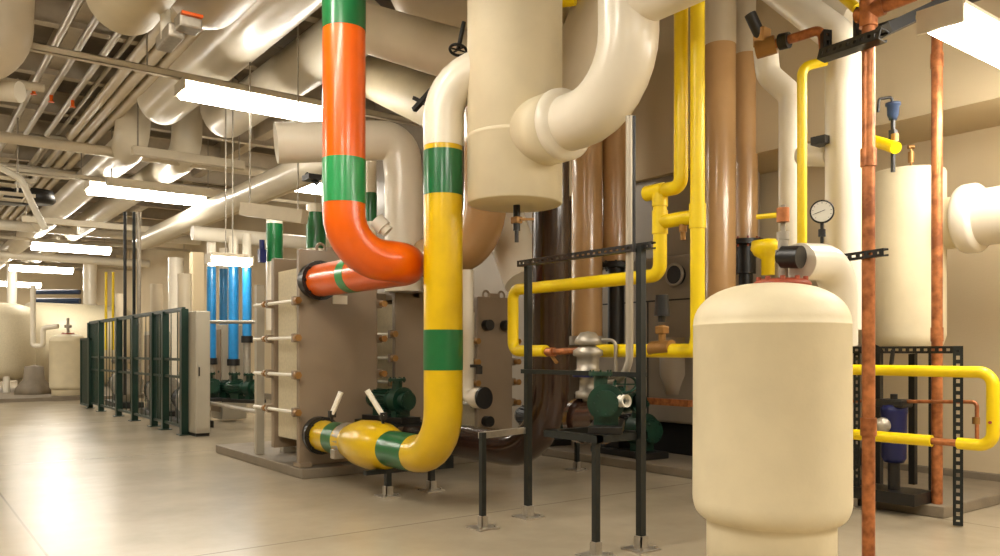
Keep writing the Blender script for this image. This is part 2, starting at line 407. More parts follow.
# legs beneath the yellow pipe
def post(label, x, y, z1, w=.06, plate=True, group=None, mt='strut', z0=0, slots=False):
    m = B(); 
    if slots: m.slotted((x, y, z0+.012), (x, y, z1), w, (-.8, -.6, 0) if slots is True else slots)
    else: m.bb((x-w/2, y-w/2, z0+.012), (x+w/2, y+w/2, z1))
    o = T('support_post', m, mt, label, 'post', group)
    if plate:
        add(o, 'foot_bracket', B().bb((x-w*.7, y-w*.7, z0+.012), (x+w*.7, y-w*.5, z0+.1)).bb((x-w*.7, y-w*.7, z0+.012), (x-w*.5, y+w*.7, z0+.1)), 'steel', 'bare metal foot')
        add(o, 'base_plate', B().bb((x-.1, y-.1, z0), (x+.1, y+.1, z0+.012)).cyl((x+.07, y-.07, z0+.01), (x+.07, y-.07, z0+.03), .012, seg=8).cyl((x-.07, y-.07, z0+.01), (x-.07, y-.07, z0+.03), .012, seg=8), 'steel')
    return o
post('short dark post under the green band of the low yellow pipe', 3.85, 6.95, .30, .055)
post('short dark post behind the yellow elbow, near the floor', 4.36, 6.97, .36, .055)
T('support_beam', B().bb((3.6, 6.92, .225), (4.5, 6.98, .27)), 'strut', 'dark crossbar under the yellow valve cover', 'beam')
# brown U
o = pipe('thick dark brown insulated pipe that curves up behind the black posts', 'brown', [(5.2, 8.7, .385), (5.2, 6.1, .385), (5.2, 6.1, 5.9)], .185, .7,
     bands=[((5.2,6.1,3.35), (5.2,6.1,5.9), 'white', 'white_section')], seg=32)
for yv in (8.2,): add(o, 'pipe_saddle', B().bb((4.98, yv-.04, 0), (5.42, yv+.04, .22)), 'strut')
# big cream separator
cx, cy = 4.3, 5.52; zb = 2.67
m = B(); m.lathe((cx, cy, zb), [(0,0),(.395,0),(.41,.012),(.41,3.2),(.3,3.4),(0,3.45)], seg=56)
sep = T('separator_vessel', m, 'cream', 'wide cream cylinder hanging from the ceiling with a flat bottom', 'tank')
add(sep, 'jacket_seam', B().lathe((cx, cy, zb+.55), [(.4105,0),(.413,.004),(.413,.03),(.4105,.034)], seg=56), 'cream')
add(sep, 'drain_pipe', B().cyl((cx+.02, cy, zb), (cx+.02, cy, zb-.22), .03, seg=12).cyl((cx+.02, cy, zb-.22), (cx+.02, cy, zb-.32), .018, seg=10), 'black')
q = B(); q.box((cx+.02, cy, zb-.13), (.07, .09, .06), bev=.01).bar((cx+.02, cy-.05, zb-.13), (cx+.14, cy-.09, zb-.12), .02); add(sep, 'drain_valve', q, 'brass', 'small brass drain valve')
for (dx, dy) in ((.3, .3), (-.3, -.3)): add(sep, 'hanger_rod', B().cyl((cx+dx, cy+dy, 5.8), (cx+dx, cy+dy, ZC), .02, seg=8), 'steel')
pipe('small yellow pipe end peeking out above the cream cylinder', 'gasyellow', [P(546,2,7.6), P(575,-2,7.5)], .07, 0, seg=14)
# white elbow
wx, wy = 4.3, 4.17; wz = 3.22
o = pipe('huge glossy white elbow pipe rising from the side of the cream cylinder', 'white', [(wx, 5.3, wz), (wx, wy, wz), (wx, wy, 6.2)], .222, .52, seg=44)
add(o, 'collar', B().lathe((wx, 5.25, wz), [(0,0),(.285,0),(.285,.35),(0,.35)], axis=(0,-1,0), seg=44), 'cream')
add(o, 'end_ring', B().lathe((wx, 4.905, wz), [(.285,0),(.29,.01),(.285,.05),(.25,.08),(.22,.09)], axis=(0,-1,0), seg=44), 'white')
pipe('white horizontal pipe across the top beside the huge white elbow', 'white', [(wx, wy-.05, 3.93), (wx, 2.0, 3.93)], .18, 0, seg=30)
pipe('greyish slanting pipe between the cream cylinder and the huge white elbow', 'dull', [P(545,150,7.9), P(562,100,7.9), P(622,-40,7.6), P(640,-90,7.5)], .27, .4, seg=30)
# ================================================================== GAS LINES (left)
GX = 4.72; gr = .053
a = lambda px, py: PX(px, py, GX)
zt = a(513,290).z; zl = 1.41
A0 = a(513,290); A1 = a(660,272); yA0, yA1 = A0.y, A1.y; y680 = a(681,0).y; y697 = a(697.5,0).y
zst = a(660,191).z
o = pipe('thin yellow gas pipe stepping down and looping round the black post', 'gasyellow',
     [(GX,y680,4.35), (GX,y680,zst), (GX,yA1,zst), ], gr, .07, name='gas_pipe', seg=18)
q = B(); q.sweep([(GX,yA1,zst),(GX,yA1,zt),(GX,yA0,zt),(GX,yA0,zl),(GX,a(546,0).y,zl)], gr, bend=.09, seg=18); add(o, 'lower_loop', q, 'gasyellow')
q = B(); q.cyl((GX,yA1-.04,zst),(GX,yA1+.14,zst), gr*1.12); q.cyl((GX,yA1,zst-.12),(GX,yA1,zst-.02), gr*1.15); add(o, 'tee_fitting', q, 'gasyellow')
o = pipe('straight thin yellow gas pipe running down in front of the tan pipes', 'gasyellow',
     [(GX,y697,6.0), (GX,y697,1.5), (GX,y697+.02,zl), (GX,a(599,0).y,zl)], gr, .07, name='gas_pipe', seg=18)
q = B(); zb2 = a(680,219).z; q.cyl((GX,y697,zb2),(GX,yA1,zb2), gr); q.cyl((GX,y697,zb2-.09),(GX,y697,zb2+.09), gr*1.15); q.cyl((GX,yA1,zb2-.09),(GX,yA1,zb2+.09), gr*1.15)
add(o, 'branch', q, 'gasyellow')
q = B(); q.cyl(a(545,352), a(602,350), .03, seg=14); 
for t_ in (548, 590): q.cyl(a(t_,352), a(t_+6,352), .045, seg=6)
o2 = T('brass_pipe', q, 'copper', 'short bare brown pipe between the yellow gas pipe ends', 'pipe'); add(o2, 'valve_lever', B().bar(a(549,352), a(557,363), .022), 'brass')
q = B(); q.cyl(a(652,349), a(672,348), .062, seg=16); q.cyl(a(662,349), a(662,325), .028, seg=12); q.box(a(662,330), (.08,.08,.06), bev=.01)
o2 = T('gas_valve', q, 'brass', 'brass valve fitted in the yellow gas pipe beside the white tank', 'valve'); add(o2, 'actuator', B().cyl(a(662,316), a(662,295), .06, .05, seg=16).cyl(a(662,322), a(662,316), .03, seg=10), 'black', 'dark actuator')
q = B(); q.cyl(PX(683,232,GX), PX(683,240,GX), .02, seg=10).cyl(PX(683,224,GX), PX(683,232,GX), .03, seg=8); T('gas_tap', q, 'brass', 'tiny brass tap below the yellow crossover pipe', 'valve')
# ================================================================== STAND POSTS
post('tall black post left in front of the brown pipe', 4.31, 5.35, zat(262,6.87), .05)
post('tall black post, right one, beside the pale conduit', 4.24, 3.99, 2.15, .05)
post('low black post in front of the dark brown pipe bend', 3.75, 5.23, .76, .042)
post('nearest low black post standing under the green pump', 3.86, 4.05, .80, .042)
m = B().slotted((4.27, 5.42, 2.15), (4.27, 3.9, 2.15), .05, (-1,0,0)); T('strut_beam', m, 'black', 'slotted black crossbar in front of the two left tan pipes', 'beam')
m = B().bb((4.23, 3.99, 1.22), (4.30, 5.35, 1.255)); T('strut_beam', m, 'strut', 'thin dark crossbar below the yellow gas pipe between two tall posts', 'beam')
m = B().bar((3.75,5.26,.735),(4.31,5.38,.735), .05); T('strut_beam', m, 'steel', 'pale metal crossbar between the low black post and a tall one', 'beam')
m = B().bb((3.82, 4.0, .78), (4.32, 4.06, .83)).bb((3.82,4.5,.78),(4.32,4.56,.83)).bb((3.82,4.0,.78),(3.88,4.56,.83)).bb((4.26,4.0,.78),(4.32,4.56,.83)); T('pump_shelf', m, 'strut', 'dark metal shelf frame carrying the small green pump', 'shelf')
post('thin dark post far back between the brown pipe bend and the pumps', *P(577,470,9.6).xy, .9, .045)
pipe('thin pale conduit running down the tall post and hooking left', 'conduit', [PX(629.5,116,4.3), PX(629.5,200,4.3), PX(629.5,381,4.3), PX(598,382,4.3)], .028, .2, name='conduit', seg=14)
T('hanger_rod', B().cyl(PX(634,252,4.2), PX(634,116,4.2), .012, seg=8), 'black', 'thin black rod rising just right of the pale conduit', 'rod')
# ================================================================== pumps, valves
def pump(c, s, rz, mt, label, motor='pump', group=None, foot=None):
    """end-suction pump: volute, discharge neck, suction flange, motor with fins"""
    c = V(c); R = Matrix.Rotation(rz, 3, 'Z')
    f = lambda x, y, z: c+R @ V((x*s, y*s, z*s))
    e = E('pump', c, label, 'pump', group); ax = R @ V((1,0,0))
    add(e, 'base_frame', B().box(f(.1,0,.04), (1.0*s,.36*s,.08*s), rz, bev=.01*s), 'black')
    m = B(); m.cyl(f(-.22,0,.32), f(-.06,0,.32), .2*s, seg=28); m.cyl(f(-.14,.06,.35), f(-.14,.06,.62), .075*s, seg=18); m.cyl(f(-.3,0,.32), f(-.2,0,.32), .09*s, .13*s, seg=18); m.box(f(-.14,0,.12), (.12*s,.26*s,.14*s), rz)
    v = add(e, 'volute', m, mt)
    flange(e, f(-.32,0,.32), ax, .14*s, .04*s, mt); flange(e, f(-.14,.06,.63), (0,0,1), .13*s, .04*s, mt)
    m = B(); m.cyl(f(-.06,0,.32), f(.08,0,.32), .09*s, .13*s, seg=18); add(e, 'bearing_bracket', m, mt)
    m = B(); m.cyl(f(.08,0,.32), f(.5,0,.32), .135*s, seg=24); m.box(f(.28,0,.13), (.26*s,.22*s,.14*s), rz)
    for i in range(16):
        a_ = 2*PI*i/16; d = V((0, math.cos(a_), math.sin(a_)))
        m.bar(f(.12, d.y*.145, .32+d.z*.145), f(.46, d.y*.145, .32+d.z*.145), .008*s, .03*s, up=R @ d)
    mo = add(e, 'motor', m, motor); add(mo, 'junction_box', B().box(f(.26,-.15,.42), (.12*s,.1*s,.12*s), rz, bev=.01*s), motor)
    add(e, 'fan_cover', B().cyl(f(.5,0,.32), f(.58,0,.32), .14*s, .12*s, seg=24), motor)
    return e
pump((4.13,4.22,.83), .66, .75, 'pump', 'small green pump on the dark shelf beside the nearest black post')
pump((7.45,8.9,.1), 1.1, 1.4, 'pump', 'dark green pump on the right pad, just right of the brown pipe', motor='black')
pump((7.42,7.1,.1), 1.05, 1.5, 'pump', 'dark green pump on the right concrete pad left of the white tank', motor='black')
pump((4.52,8.0,.62), .75, 1.7, 'pump', 'green pump tucked left behind the lower half of the yellow pipe')
T('pump_stand', B().bb((4.3,7.75,.58),(4.75,8.6,.62)).bb((4.5,8.0,.11),(4.56,8.06,.6)).bb((4.5,8.5,.11),(4.56,8.56,.6)), 'strut', 'dark stand under the green pump behind the yellow pipe', 'stand')
# big brown flange / strainer next to shelf
def valve(label, p0, p1, r, mt='brass', hmt='black', wheel=None, group=None, name='valve'):
    p0 = V(p0); p1 = V(p1); d = (p1-p0).normalized(); c = (p0+p1)/2; m = B()
    L_ = (p1-p0).length; m.lathe(p0, [(r,0),(r,L_*.12),(r*.6,L_*.14),(r*.8,L_*.35),(r,L_*.5),(r*.8,L_*.65),(r*.6,L_*.86),(r,L_*.88),(r,L_)], seg=20, axis=d)
    o = T(name, m, mt, label, 'valve', group)
    if wheel:
        w = V(wheel); e = c+w; add(o, 'stem', B().cyl(c, e, r*.22, seg=10), 'steel')
        n = w.normalized(); up = V((0,0,1)) if abs(n.z) < .9 else V((1,0,0)); x = n.cross(up).normalized(); y_ = n.cross(x)
        q = B().ring(e, n, r*.95, r*.13); q.bar(e-x*r*.95, e+x*r*.95, r*.12); q.bar(e-y_*r*.95, e+y_*r*.95, r*.12); add(o, 'handwheel', q, hmt)
    return o
c0 = P(588,0,6.5); x0_, y0_ = c0.x, c0.y
def zz6(py): return zat(py, 6.5)
o = E('pressure_regulator', (x0_, y0_, zz6(420)), 'pale metal pressure regulator stack with blue collar beside the brown pipe', 'valve')
add(o, 'body', B().lathe((x0_,y0_,zz6(398)), [(0,0),(.1,0),(.1,.05),(.07,.06),(.07,.16),(.11,.18),(.11,.22),(.09,.23),(.09,.33),(.12,.34),(.12,.38),(.06,.42),(.05,.52),(0,.52)], seg=24), 'steel')
add(o, 'collar', B().cyl((x0_,y0_,zz6(377)), (x0_,y0_,zz6(371)), .125), 'dblue', 'blue collar')
add(o, 'bonnet', B().lathe((x0_,y0_,zz6(345)), [(0,0),(.1,0),(.11,.02),(.1,.05),(.06,.1),(0,.11)], seg=24), 'steel')
q = B().sw([(x0_+.1,y0_-.05,zz6(340)),(x0_+.18,y0_-.13,zz6(340)),(x0_+.18,y0_-.13,zz6(395)),(x0_+.05,y0_-.1,zz6(395))], .015, bend=.05, seg=10); add(o, 'sensing_tube', q, 'steel')
add(o, 'lower_pipe', B().cyl((x0_,y0_,zz6(398)), (x0_,y0_,zz6(398)-.35), .045), 'steel')
q = B().cyl(P(575,420,6.6), P(603,420,6.4), .16).cyl(P(582,420,6.55), P(586,420,6.5), .19); o = T('strainer', q, 'brown', 'rounded brown strainer between the brown pipe and the green pump', 'valve')
flange(o, P(603,420,6.4), P(603,420,6.4)-P(575,420,6.6), .19, .04, 'brown')
valve('green gate valve with handwheel above the small green pump', P(614,402,6.2), P(640,402,6.0), .085, 'pump', 'pump', wheel=(-.12,-.1,.14))
valve('pale round valve face near the middle of the green pump cluster', P(621,401,5.7), P(627,401,5.65), .045, 'bwhite')
# ================================================================== BOILER + tan pipes
bx = 7.9
e = E('boiler', (8.35, 7.3, .1), 'tall grey boiler casing with a round black port behind the yellow pipes', 'boiler')
add(e, 'casing', B().bb((bx, 6.2, .5), (8.9, 8.5, 2.62), bev=.03), 'boiler')
add(e, 'skirt', B().bb((bx+.1, 6.3, .1), (8.8, 8.4, .5)), 'black')
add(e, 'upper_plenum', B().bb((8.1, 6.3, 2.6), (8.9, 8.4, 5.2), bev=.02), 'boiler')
pp = PX(678,275,bx); add(e, 'port', B().cyl(pp+V((.02,0,0)), pp-V((.08,0,0)), .125, seg=28), 'black')
add(e, 'port_ring', B().ring(pp-V((.07,0,0)), (1,0,0), .13, .02), 'steel')
add(e, 'panel_seam', B().bb((bx-.006, 6.2, 2.05), (bx+.01, 8.5, 2.07)).bb((bx-.006, 7.3, .5), (bx+.01, 7.32, 2.05)), 'black')
q = B(); q.lathe(PX(672,395,7.6), [(0,0),(.1,0),(.13,.1),(.2,.25),(.2,.7),(0,.7)], seg=4); add(e, 'hopper', q, 'boiler')
q = B(); q.box(PX(668,402,7.5), (.1,.7,.08)); add(e, 'burner_rail', q, 'copper')
def riser(px, w, X, y_top, y_bot, ytan, label, mt='tan', group=None, extra=None, mtop='dull'):
    c = PX(px, 0, X); D = X/ray(px)[0]; r = w*D/F/2
    z1 = zat(y_top, D); z0 = zat(y_bot, D); zt_ = zat(ytan, D) if ytan is not None else z1
    m = B(); m.cyl((c.x,c.y,z0), (c.x,c.y,zt_), r, seg=30)
    o = T('insulated_pipe', m, mt, label, 'pipe', group)
    if ytan is not None: add(o, 'upper_jacket', B().cyl((c.x,c.y,zt_), (c.x,c.y,z1), r+.003, seg=30), mtop, 'pale upper jacket')
    return o, c.x, c.y, z0, r
riser(587, 31, 7.25, 60, 336, None, 'glossy tan pipe, left one of the pair behind the slotted crossbar')
o, x_, y_, z_, r_ = riser(616, 28, 7.62, 60, 262, None, 'glossy tan pipe, right one of the pair behind the slotted crossbar')
add(o, 'valve_neck', B().cyl((x_,y_,z_), (x_,y_,z_-1.1), r_*.6), 'black'); flange(o, (x_,y_,z_-.05), (0,0,1), r_*1.15, .06, 'black')
o, x_, y_, z_, r_ = riser(720, 31, 7.4, -140, 330, 46, 'wide tan pipe with pale top right of the yellow gas pipes')
o, x_, y_, z_, r_ = riser(746, 23, 8.0, -140, 240, 55, 'narrower tan pipe with pale top ending in a black valve')
add(o, 'butterfly_valve', B().cyl((x_,y_,z_), (x_,y_,z_-.4), r_*.85).cyl((x_,y_,z_-.4),(x_,y_,z_-1.4), r_*.6), 'black', 'black valve body'); flange(o, (x_,y_,z_-.03), (0,0,1), r_*1.35, .06, 'redcap')
q = B(); q.cyl((x_,y_,z_-.0),(x_,y_,z_-.06), r_*1.5); add(o, 'clamp', q, 'black')
# lower bits of left tan pipe
pA = PX(587,336,7.25); q = B(); q.cyl(pA, pA-V((0,0,.12)), .23).cyl(pA-V((0,0,.12)), pA-V((0,0,1.2)), .1); T('pipe_flange', q, 'steel', 'pale metal flange under the left tan pipe', 'flange')
# tan elbow & white elbow beneath the cylinder
pipe('tan elbow pipe showing between the yellow pipe and the cream cylinder', 'tan', [(5.2,7.2,4.2), (5.2,7.2,2.55), (5.2,9.6,2.55)], .235, .5, seg=34)
pipe('bright white elbow behind the tan elbow below the cream cylinder', 'white', [P(500,150,9.6), P(502,215,9.6), P(526,282,9.2)], .25, .3, seg=30)
o = pipe('slim white vertical pipe with a round flange just right of the yellow pipe', 'white', [P(467,270,8.3), P(467,398,8.3), P(480,398,8.1)], .068, .1, seg=18)
add(o, 'end_flange', B().cyl(P(476,398,8.15), P(483,398,8.05), .105, seg=24), 'white')
add(o, 'black_cap', B().cyl(P(483,398,8.05), P(485,398,8.03), .11, seg=24), 'black')
q = B().cyl(P(479,366,8.1), P(479,374,8.1), .035).bar(P(470,366,8.1), P(481,366,8.1), .03); T('valve', q, 'black', 'small black valve on the slim white pipe', 'valve')
# ================================================================== NEAR TANK
def tank(cx, cy, R, zs, ztop, zlow, rs, z0, label, mt='tank', cap='redcap', seg=64, off=(0,0)):
    prof = [(0,z0),(rs,z0),(rs+.0,zlow-.16),(rs+.004,zlow-.12)]
    n = 8
    for i in range(1, n+1):
        a_ = PI/2*i/n; prof.append((rs+.004+(R-rs)*math.sin(a_), zlow-.12+.12*(1-math.cos(a_))))
    prof += [(R, zs-.012), (R+.002, zs-.009), (R+.002, zs-.003), (R, zs)]
    n = 12
    for i in range(1, n):
        a_ = PI/2*i/n; prof.append((R*math.cos(a_)**.75, zs+(ztop-zs)*math.sin(a_)))
    prof.append((0, ztop))
    m = B(); m.lathe((cx,cy,0), prof, seg=seg); o = T('pressure_tank', m, mt, label, 'tank')
    # flange ring on the crown with bolts
    q = B(); s = R/.44; cx += off[0]; cy += off[1]
    q.lathe((cx,cy,ztop-.025*s), [(0,.0),(.155*s,.0),(.165*s,.02*s),(.155*s,.035*s),(.115*s,.05*s),(.06*s,.055*s),(0,.055*s)], seg=32)
    for i in range(10):
        a_ = 2*PI*i/10; q.cyl((cx+.135*s*math.cos(a_), cy+.135*s*math.sin(a_), ztop), (cx+.135*s*math.cos(a_), cy+.135*s*math.sin(a_), ztop+.035*s), .016*s, seg=6)
    add(o, 'top_cap', q, cap, 'red brown cap')
    return o
tc = P(770.5, 0, 4.5)
near = tank(tc.x, tc.y, .418, zat(324,4.5), zat(287,4.5)+.02, zat(497,4.5), .345, 0, 'large cream pressure tank in the right foreground with a red brown cap', off=(.05,-.038))
tx, ty = tc.x+.055, tc.y-.042
# stack on the tank: valve, pipe up, white elbow
Dn = 4.55; q = B(); q.cyl((tx+.0,ty,zat(283,4.5)), (tx,ty,zat(240,4.5)), .028, seg=14).cyl((tx,ty,zat(262,4.5)),(tx,ty,zat(250,4.5)), .042, seg=8).cyl((tx,ty,zat(240,4.5)),(tx,ty,zat(232,4.5)), .035, seg=8)
q.cyl((tx,ty,zat(232,4.5)),(tx,ty,zat(205,4.5)), .014, seg=10)
o = T('tank_fitting', q, 'steel', 'metal fitting with thin tube standing on top of the white tank', 'fitting')
q = B(); a_ = P(783,257,4.48); b_ = P(801,257,4.4); q.cyl(a_, b_, .062, seg=20).cyl(P(779,257,4.5), a_, .04, seg=14); add(o, 'union', q, 'black')
q = B(); q.cyl((tx,ty-.0,zat(218,4.5)), P(784,214,4.48), .02, seg=10).cyl(P(783,222,4.48),P(783,208,4.48), .035, seg=8); add(o, 'brass_elbow', q, 'copper', 'copper coloured elbow')
o = pipe('white insulated elbow from the tank top curving right and down', 'white', [P(799,262,4.5), P(838,262,4.75), P(839,345,4.8)], .105, .2, seg=30)
q = B(); q.cyl(P(757,217,5.6), P(779,215,5.5), .018, seg=10); T('gas_pipe', q, 'gasyellow', 'short thin yellow tube end beside the copper elbow above the tank', 'pipe')
q = B().lathe(P(768,275,6.2), [(0,0),(.05,0),(.05,.12),(.1,.15),(.13,.2),(.12,.26),(0,.28)], seg=20); T('yellow_valve', q, 'gasyellow', 'yellow mushroom shaped valve peeking behind the tank top', 'valve')
# ================================================================== RIGHT GROUP
def vpipe(label, mt, px, y0, y1, D, w, name='insulated_pipe', toend=None, bend=None, bands=(), seg=24, more_top=(), more_bot=()):
    r = w*D/F/2; pts = list(more_top)+[P(px,y0,D), P(px,y1,D)]+list(more_bot)
    return pipe(label, mt, pts, r, bend, name=name, seg=seg)
# big white pipe sweeping in from the ceiling and down behind the tank
vpipe('large white pipe sweeping from the ceiling down behind the first copper pipe', 'white', 843, 40, 330, 6.2, 34, more_top=[P(690,-75,8.2)], bend=.3)
vpipe('mid sized white pipe dropping left of the yellow vertical behind the tank', 'white', 791, 95, 420, 6.9, 24, more_top=[P(765,45,7.0), P(768,75,7.0)], bend=.16)
q = B().cyl(P(803,155,6.6), P(832,155,6.3), .09, seg=20); T('cross_pipe', q, 'white', 'short white stub pipe joining the two white vertical pipes', 'pipe')
q = B().box(P(822,141,6.2), (.12,.12,.06)); T('pipe_clamp', q, 'black', 'small dark clamp between the white vertical pipes', 'clamp')
pipe('wide pale ceiling pipe crossing above the tan pipes at the top right', 'white', [P(765,-30,8.6), P(860,15,7.6)], .2, 0, seg=26)
o = pipe('thin yellow gas pipe hooking right at its top, behind the tank', 'gasyellow', [P(826,61,5.9), P(802,67,5.9), P(802,300,5.9)], .035, .08, name='gas_pipe', seg=16)
pipe('thin yellow gas pipe hidden close behind the first copper pipe', 'gasyellow', [P(859.5,133,6.6), P(859.5,256,6.6)], .034, 0, name='gas_pipe', seg=14)
pipe('short fat yellow pipe stub poking out right of the first copper pipe', 'gasyellow', [P(862,137,6.9), P(896,148,6.4)], .047, 0, name='gas_pipe', seg=16)
pipe('thin yellow pipe slanting in at the top left of the first copper pipe', 'gasyellow', [P(842,-4,5.9), P(857,9,5.7)], .035, 0, name='gas_pipe', seg=14)
# copper pipes
cp1 = P(868.5,0,5.42); cp2 = P(937,0,6.95)
o = pipe('nearest tall copper pipe running floor to ceiling', 'copper', [(cp1.x,cp1.y,0), (cp1.x,cp1.y,4.8)], .042, 0, name='copper_pipe', seg=20)
q = B(); zt1 = zat(12,5.42); q.cyl((cp1.x,cp1.y,zt1-.1), (cp1.x,cp1.y,zt1+.1), .058).cyl((cp1.x,cp1.y,zt1), P(915,-6,5.2), .045).cyl((cp1.x,cp1.y,zt1), P(884,6,5.35), .057); q.cyl((cp1.x,cp1.y,zt1), P(858,16,5.5), .05)
add(o, 'tee_branch', q, 'copper')
for z_ in (2.7, .9): add(o, 'solder_coupling', B().cyl((cp1.x,cp1.y,z_-.06), (cp1.x,cp1.y,z_+.06), .052), 'copper')
o = pipe('far tall copper pipe in front of the second cream tank', 'copper', [(cp2.x,cp2.y,0.0), (cp2.x,cp2.y,4.8)], .045, 0, name='copper_pipe', seg=20)
for z_ in (3.9, 1.55): add(o, 'solder_coupling', B().cyl((cp2.x,cp2.y,z_-.06), (cp2.x,cp2.y,z_+.06), .051), 'copper')
zz_ = zat(17,6.95); add(o, 'tee_branch', B().cyl((cp2.x,cp2.y,zz_-.12), (cp2.x,cp2.y,zz_+.12), .06), 'brass')
# copper line with valve at top
o = pipe('short copper pipe with elbow hanging near the ceiling above the white pipes', 'copper', [P(762,48,6.2), P(800,36,6.0), P(822,29,5.9), P(825,60,5.9)], .035, .06, name='copper_pipe', seg=14)
q = B().cyl(P(756,50,6.22), P(776,44,6.15), .07).box(P(762,38,6.2), (.1,.1,.14), bev=.01); o = T('valve', q, 'brass', 'brown bronze valve on the copper pipe near the ceiling', 'valve')
add(o, 'bonnet', B().cyl(P(762,40,6.2), P(750,14,6.2), .045).cyl(P(780,42,6.1), P(789,40,6.05), .06), 'black')
# struts at top
m = B().slotted(P(822,56,5.7), P(884,35,5.2), .075, (-.6,-.8,0)); T('strut_beam', m, 'black', 'black slotted bracket gripping the first copper pipe near the ceiling', 'bracket')
m = B().slotted(P(826,32,5.8), P(826,58,5.75), .06, (-.6,-.8,0)); T('strut_beam', m, 'black', 'short black upright strut above the yellow hook pipe', 'bracket')
m = B().slotted(P(858,10,5.7), P(858,42,5.6), .05, (-.6,-.8,0)); T('strut_beam', m, 'black', 'short black upright strut left of the first copper pipe top', 'bracket')
m = B().bar(P(882,32,6.1), P(945,2,6.2), .2, .08); T('strut_beam', m, 'black', 'thick black bracket between the two copper pipes at the top', 'bracket')
m = B().slotted(P(836,259,5.6), P(886,252,5.25), .05, (-.6,-.8,0)); T('strut_beam', m, 'black', 'black slotted bracket gripping the first copper pipe at mid height', 'bracket')
m = B().slotted((6.95,4.25,4.25),(6.95,2.4,4.25), .06, (-1,0,0)); T('strut_beam', m, 'black', 'dark slotted beam high between the far copper pipe and ceiling light', 'beam')
# gauge
g = P(822,212,5.6); v = (V((0,0,EYE))-g); v.z = 0; v.normalize()
o = T('pressure_gauge', B().lathe(g-v*.02, [(0,0),(.078,0),(.08,.01),(.08,.045),(.074,.05),(.07,.042)], axis=v, seg=36), 'black', 'round white dial pressure gauge above the tank elbow', 'gauge')
add(o, 'dial_face', B().cyl(g+v*.015, g+v*.022, .071, seg=32), 'dial')
side = v.cross(V((0,0,1))).normalized(); q = B(); q.bar(g+v*.024-side*.02+V((0,0,.01)), g+v*.026+side*.05-V((0,0,.015)), .006, .003)
for i in range(11):
    a_ = math.radians(-45+27*i); d = side*math.cos(a_)+V((0,0,1))*math.sin(a_); q.bar(g+v*.0235+d*.055, g+v*.0235+d*.065, .004, .002)
add(o, 'needle', q, 'black'); add(o, 'stem', B().cyl(g-V((0,0,.07)), g-V((0,0,.27)), .012, seg=10).cyl(g-V((0,0,.12)), g-V((0,0,.17)), .025, seg=8), 'black')
# second cream tank and its white pipe
t2 = P(908,0,7.75)
m = B(); zt2 = zat(172,7.75); m.lathe((t2.x,t2.y,0), [(0,1.38),(.2,1.4),(.3,1.47),(.328,1.56),(.328,zt2-.03),(.318,zt2-.005),(.27,zt2),(0,zt2+.01)], seg=48)
o = T('storage_tank', m, 'tank', 'tall flat topped cream tank behind the two copper pipes', 'tank')
for i in range(3):
    a2 = 2*PI*i/3+.3; add(o, 'leg', B().bb((t2.x+.27*math.cos(a2)-.03,t2.y+.27*math.sin(a2)-.03,.1), (t2.x+.27*math.cos(a2)+.03,t2.y+.27*math.sin(a2)+.03,1.6)), 'black')
e = E('shade_box', (8.5, 5.6, .1), 'brownish grey low box added as wall shade behind the blue filter and black frame', 'cabinet')  # added box, doors included; its dark colour stands in for shade on the wall
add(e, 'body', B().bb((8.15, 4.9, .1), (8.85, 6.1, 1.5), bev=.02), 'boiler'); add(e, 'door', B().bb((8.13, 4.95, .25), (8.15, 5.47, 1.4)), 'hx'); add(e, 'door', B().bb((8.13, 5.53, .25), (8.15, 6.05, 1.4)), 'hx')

add(o, 'side_nozzle', B().cyl((t2.x+.1,t2.y-.2,zat(222,7.5)), (t2.x+.18,t2.y-.62,zat(222,7.5)), .24, seg=30), 'tank')
zq = zat(219,7.4)
o = pipe('thick glossy white pipe leaving the cream tank towards the right edge', 'white', [(7.86,3.3,zq), (7.86,1.2,zq)], .255, 0, seg=40)
add(o, 'end_ring', B().lathe((7.86,3.4,zq), [(.2,0),(.3,0),(.315,.03),(.315,.13),(.29,.16),(.255,.17)], axis=(0,-1,0), seg=40), 'white')
add(o, 'hanger_rod', B().cyl((7.86,1.8,zq), (7.86,1.8,3.72), .012, seg=8), 'steel')
# blue device
b0 = P(893,0,6.7); o = E('vent_valve', (b0.x,b0.y,zat(160,6.7)), 'blue air vent device with a bent thin tube on top', 'valve')
add(o, 'body', B().lathe((b0.x,b0.y,zat(120,6.7)), [(0,0),(.03,0),(.035,.02),(.045,.04),(.048,.11),(.06,.12),(.06,.14),(0,.145)], seg=24), 'devblue')
add(o, 'stem', B().cyl((b0.x,b0.y,zat(172,6.7)), (b0.x,b0.y,zat(119,6.7)), .018, seg=10).box((b0.x,b0.y,zat(135,6.7)), (.05,.05,.08)), 'black')
add(o, 'tube', B().sw([P(892,104,6.7), P(892,97,6.7), P(879,99,6.7), P(878,112,6.7)], .012, bend=.02, seg=8), 'black')
q = B().cyl(P(895,134,6.65), P(895,142,6.65), .03); add(o, 'brass_nipple', q, 'brass')
q = B().cyl(P(911,152,7.6), P(911,163,7.6), .028).cyl(P(911,146,7.6), P(911,152,7.6), .012, seg=8).cyl(P(908,147,7.6), P(914,147,7.6), .02, seg=8).cyl(P(911,163,7.6), P(911,172,7.6), .012, seg=8); T('relief_valve', q, 'brass', 'small brass relief valve standing on the flat topped tank', 'valve')
